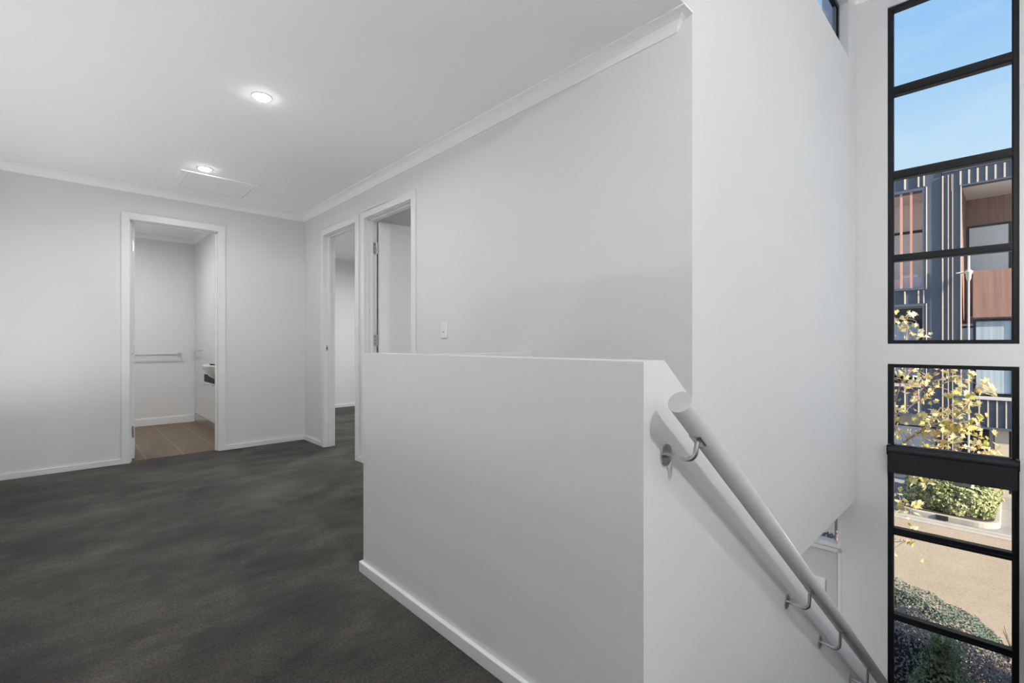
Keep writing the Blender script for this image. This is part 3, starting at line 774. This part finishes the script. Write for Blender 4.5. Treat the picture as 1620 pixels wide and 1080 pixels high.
to.matrix_world = Matrix.Translation((8.897, 2.172, -2.075)) @ Matrix(((0, 0, -1, 0), (-1, 0, 0, 0), (0, 1, 0, 0), (0, 0, 0, 1))) @ Matrix.Diagonal((kx, 1, 1, 1))
bpy.context.view_layer.update()
mw_ = to.matrix_world.copy(); under(to, sg); to.matrix_world = mw_

# ------------------------------------------------------------------ street pole
sp = thing('street_pole', (17.2, .728, ZO), 'slim cream street pole with a short cross arm in front of the townhouses', 'pole')
SPX, SPY = 17.2, .728
under(MB().tube([(SPX, SPY, ZO), (SPX, SPY, 3.40)], .022, 14).build('pole_shaft', 'pole'), sp)
under(MB().tube([(SPX, SPY + .24, 2.90), (SPX, SPY - .02, 2.92), (SPX, SPY - .07, 2.90)], .030, 10, True, [.018, .04, .03]).build('cross_arm', 'pole'), sp)
under(MB().lathe([(.012, -.26), (.05, -.16), (.06, -.04), (.085, .0), (.085, .03), (.03, .08), (.024, .38), (.022, .46)], (SPX, SPY, 2.90), 20).build('pole_head', 'pole'), sp)

# ------------------------------------------------------------------ townhouses across the street
XF = 17.4
def hbox(m, y0, y1, z0, z1, x0=0., x1=.06): return m.box(XF + x0, XF + x1, y0, y1, z0, z1)
def townhouse(name, label, yo, y0, y1, ztop, recs, extra):
    t = thing(name, (XF, (y0 + y1) / 2, ZO), label, 'building')
    holes = [(a, b, c_, d_) for a, b, c_, d_, dep, bm_ in recs]
    under(MB().slab('x', XF, XF + .25, (y0, y1), (ZO, ztop), holes).build('cladding', 'navy'), t)
    under(MB().box(XF + .25, XF + 8, y0, y1, ZO, ztop - .15).build('building_body', 'navy2') if False else
          MB().box(XF + 3.2, XF + 8, y0, y1, ZO, ztop - .15).build('building_body', 'navy2'), t)
    under(MB().box(XF - .04, XF + 8, y0, y1, ztop, ztop + .09).build('roof_capping', 'navy2'), t)
    for a, b, c_, d_, dep, bm_ in recs:
        # recess: two cheeks, soffit, sill and back wall
        k = MB().box(XF + .25, XF + dep, a - .1, a, c_, d_).box(XF + .25, XF + dep, b, b + .1, c_, d_).box(XF + dep, XF + dep + .1, a - .1, b + .1, c_ - .1, d_ + .1)
        under(k.build('recess_wall', bm_), t)
        under(MB().box(XF + .25, XF + dep, a, b, d_, d_ + .1).build('recess_soffit', 'soffit'), t)
        under(MB().box(XF + .25, XF + dep, a, b, c_ - .1, c_).build('recess_sill', 'navy2'), t)
    return t

# right-hand house: y < 1.26
R = townhouse('townhouse', 'navy metal clad townhouse with timber lined balcony recesses, the right one', 0, -5.0, 1.26, 5.68,
              [(-3.6, .87, 1.45, 5.25, 1.9, 'wood'), (-3.6, .66, -.36, 1.69, .9, 'navy2'), (-3.0, .92, ZO, -1.17, 1.2, 'navy2')], None)
y = .89
for k in range(26):
    yy = .889 - .163 * k
    under(hbox(MB(), yy - .018, yy + .018, 5.27, 5.64, -.05, 0).build('batten', 'batten'), R)
for yy, z0_, w_ in ((1.243, ZO, .014), (1.13, ZO, .009), (1.05, 5.15, .017), (1.045, ZO, .007), (.880, -.36, .012)):
    z1_ = 5.66 if z0_ == ZO else (5.6 if z0_ > 5 else 5.25)
    if z0_ > 5: z1_ = 5.6; z0_ = 5.15
    under(hbox(MB(), yy - w_, yy + w_, z0_, min(z1_, 5.6), -.05, 0).build('batten', 'batten'), R)
under(MB().box(XF - .05, XF + .0, -5.0, .87, 5.235, 5.27).build('band_trim', 'navy2'), R)
# upper window on the back wall of the recess, timber below it
wx = XF + 1.9
up = MB().slab('x', wx - .06, wx - .001, (-1.20, .835), (3.02, 4.47), [(-1.14, -.12, 3.08, 4.41), (-.02, .80, 3.06, 4.41)])
uw = under(up.build('window', 'black'), R)
pn = MB().box(wx - .045, wx - .01, -1.14, -.12, 3.06, 4.43).box(wx - .045, wx - .01, .01, .80, 3.06, 4.43).build('pane', 'frost', uw); 
lw = under(MB().slab('x', XF + .10, XF + .16, (-3.59, .655), (-.35, 1.685), [(-1.3, -.10, -.26, 1.62), (-.04, .60, -.26, 1.62)]).build('window', 'black'), R)
MB().box(XF + .13, XF + .15, -1.3, .60, -.26, 1.62).build('pane', 'curtain', lw)
under(MB().box(XF + .02, XF + .24, -3.6, .655, 1.72, 2.95).build('timber_panel', 'wood'), R)
under(MB().box(XF + .02, XF + 1.2, .66, .868, 1.50, 1.56).build('recess_ledge', 'navy2'), R)
under(MB().box(XF - .08, XF + .22, -3.6, .68, -.42, -.35).build('window_sill', 'lilac'), R)
for k in range(14):
    yy = .535 - .163 * k
    under(hbox(MB(), yy - .013, yy + .013, -1.13, -.44, -.05, 0).build('batten', 'batten'), R)
under(MB().box(XF - .06, XF, -5, .95, -1.19, -1.13).build('band_trim', 'navy2'), R)
under(MB().box(XF + .1, XF + .4, .0, .255, ZO, -1.19).build('entry_pier', 'render_w'), R)
under(MB().box(XF + .5, XF + .55, .28, .36, ZO, -1.19).build('entry_panel', 'lilac'), R)
under(MB().box(XF + .45, XF + .5, -2.6, -.15, ZO, -1.25).build('garage_door', 'render_w'), R)

# left-hand house: y > 1.27
Lh = townhouse('townhouse', 'navy metal clad townhouse with terracotta slats over its balcony, the left one', 0, 1.27, 8.0, 5.91,
               [(1.66, 4.8, 2.60, 5.32, 1.6, 'soffit'), (1.66, 4.8, -.10, 2.08, .9, 'navy2'), (1.40, 4.8, ZO, -1.0, .7, 'navy2')], None)
for a_, b_, c_, d_ in ((1.66, 4.8, 2.60, 5.32), (1.66, 4.8, -.10, 2.08)):
    fr_ = MB().slab('x', XF - .06, XF - .001, (a_ - .075, b_ + .07), (c_ - .06, d_ + .07), [(a_, b_, c_, d_)])
    under(fr_.build('recess_frame', 'navy2'), Lh)
    under(MB().box(XF - .07, XF - .001, a_ - .091, a_ - .076, c_ - .06, d_ + .07).build('batten', 'batten'), Lh)
for k in range(11):
    yy = 1.745 + .297 * k
    under(hbox(MB(), yy - .017, yy + .017, 5.42, 5.88, -.05, 0).build('batten', 'batten'), Lh)
    under(hbox(MB(), yy - .014, yy + .014, 2.16, 2.52, -.05, 0).build('batten', 'batten'), Lh)
    under(hbox(MB(), yy - .012, yy + .012, -.95, -.24, -.05, 0).build('batten', 'batten'), Lh)
under(hbox(MB(), 1.62, 1.645, 5.42, 5.88, -.05, 0).build('batten', 'batten'), Lh)
under(hbox(MB(), 1.62, 1.645, 2.16, 2.52, -.05, 0).build('batten', 'batten'), Lh)
for k in range(14):
    yy = 1.905 + .222 * k
    under(MB().box(XF - .02, XF + .05, yy - .026, yy + .026, 2.60, 5.32).build('slat', 'terra'), Lh)
under(MB().box(XF + .26, XF + 1.55, 1.661, 1.68, 2.60, 5.32).build('timber_cheek', 'terra'), Lh)
wl = under(MB().slab('x', XF + 1.50, XF + 1.56, (1.72, 4.7), (2.95, 4.50), [(1.80, 3.1, 3.0, 4.42), (3.15, 4.6, 3.0, 4.42)]).build('window', 'black'), Lh)
MB().box(XF + 1.52, XF + 1.54, 1.80, 4.6, 3.0, 4.42).build('pane', 'frost', wl)
under(MB().box(XF + .12, XF + .16, 1.66, 4.8, 2.60, 2.90).build('balustrade_panel', 'lilac'), Lh)
under(MB().box(XF + .12, XF + .17, 1.78, 2.15, 2.91, 2.99).build('handrail_strip', 'plastic'), Lh)
wl2 = under(MB().slab('x', XF + .45, XF + .5, (1.70, 4.7), (.0, 1.72), [(1.78, 2.6, .1, 1.6), (2.7, 4.6, .1, 1.6)]).build('window', 'black'), Lh)
MB().box(XF + .47, XF + .48, 1.78, 4.6, .1, 1.6).build('pane', 'curtain', wl2)
under(MB().box(XF - .08, XF + .3, 1.69, 4.8, -.19, -.11).build('window_sill', 'lilac'), Lh)
under(MB().box(XF - .05, XF + .0, 1.3, 8, -1.02, -.96).build('band_trim', 'navy2'), Lh)
under(MB().box(XF + .35, XF + .40, 1.36, 2.2, -1.32, -1.03).box(XF + .35, XF + .40, 2.3, 4.7, -1.32, -1.03).build('garage_lintel', 'render_w'), Lh)
under(MB().box(XF + .33, XF + .38, 1.36, 4.7, ZO, -1.36).build('garage_door', 'lilac'), Lh)

# ------------------------------------------------------------------ sky, sun
wd = bpy.data.worlds.new('sky'); SC.world = wd; wd.use_nodes = True
nt = wd.node_tree; nt.nodes.clear()
out = nt.nodes.new('ShaderNodeOutputWorld'); bg = nt.nodes.new('ShaderNodeBackground')
tc = nt.nodes.new('ShaderNodeTexCoord'); sep = nt.nodes.new('ShaderNodeSeparateXYZ'); nt.links.new(tc.outputs['Generated'], sep.inputs[0])
col = ramp(nt, sep.outputs[2], [(0, (.76, .88, .94)), (.17, (.70, .88, .96)), (.33, (.50, .75, .98)), (.46, (.34, .62, .98)), (1, (.14, .36, .85))])
mp = nt.nodes.new('ShaderNodeMapping'); mp.inputs['Scale'].default_value = (1, 1, 2.2); nt.links.new(tc.outputs['Generated'], mp.inputs[0])
cl = noise_tex(nt, mp.outputs[0], 5, 5, .6)
cf = nt.nodes.new('ShaderNodeMapRange'); cf.inputs[1].default_value = .48; cf.inputs[2].default_value = .75; cf.inputs[4].default_value = .35
nt.links.new(cl, cf.inputs[0])
mx = nt.nodes.new('ShaderNodeMix'); mx.data_type = 'RGBA'
nt.links.new(cf.outputs[0], mx.inputs['Factor']); nt.links.new(col, mx.inputs[6]); mx.inputs[7].default_value = (.85, .92, .97, 1)
nt.links.new(mx.outputs[2], bg.inputs[0]); bg.inputs[1].default_value = 1.0
nt.links.new(bg.outputs[0], out.inputs[0])
sl = bpy.data.lights.new('sun', 'SUN'); sl.energy = 12.0; sl.angle = .01; sl.color = (1, .86, .68)
so = bpy.data.objects.new('sun', sl); C.objects.link(so)
sd = Vector((-.20, -.87, .45)).normalized(); so.rotation_euler = sd.to_track_quat('Z', 'Y').to_euler(); so.location = (-5, -20, 12)

# ------------------------------------------------------------------ camera
cd = bpy.data.cameras.new('camera'); co = bpy.data.objects.new('camera', cd); C.objects.link(co)
cd.sensor_width = 36; cd.lens = 745 / 1620 * 36; cd.shift_y = 3.5 / 1620; cd.clip_start = .02; cd.clip_end = 300
phi = math.atan(706 / 745)
co.location = (0, 0, 1.03); co.rotation_euler = (PI / 2, 0, -phi)
SC.camera = co
SC.view_settings.view_transform = 'Standard'; SC.view_settings.look = 'None'; SC.view_settings.exposure = 0; SC.view_settings.gamma = 1
SC.view_settings.use_curve_mapping = False
SC.cycles.use_denoising = True
SC.cycles.max_bounces = 14; SC.cycles.diffuse_bounces = 8; SC.cycles.glossy_bounces = 4; SC.cycles.transparent_max_bounces = 12
SC.cycles.sample_clamp_indirect = 8
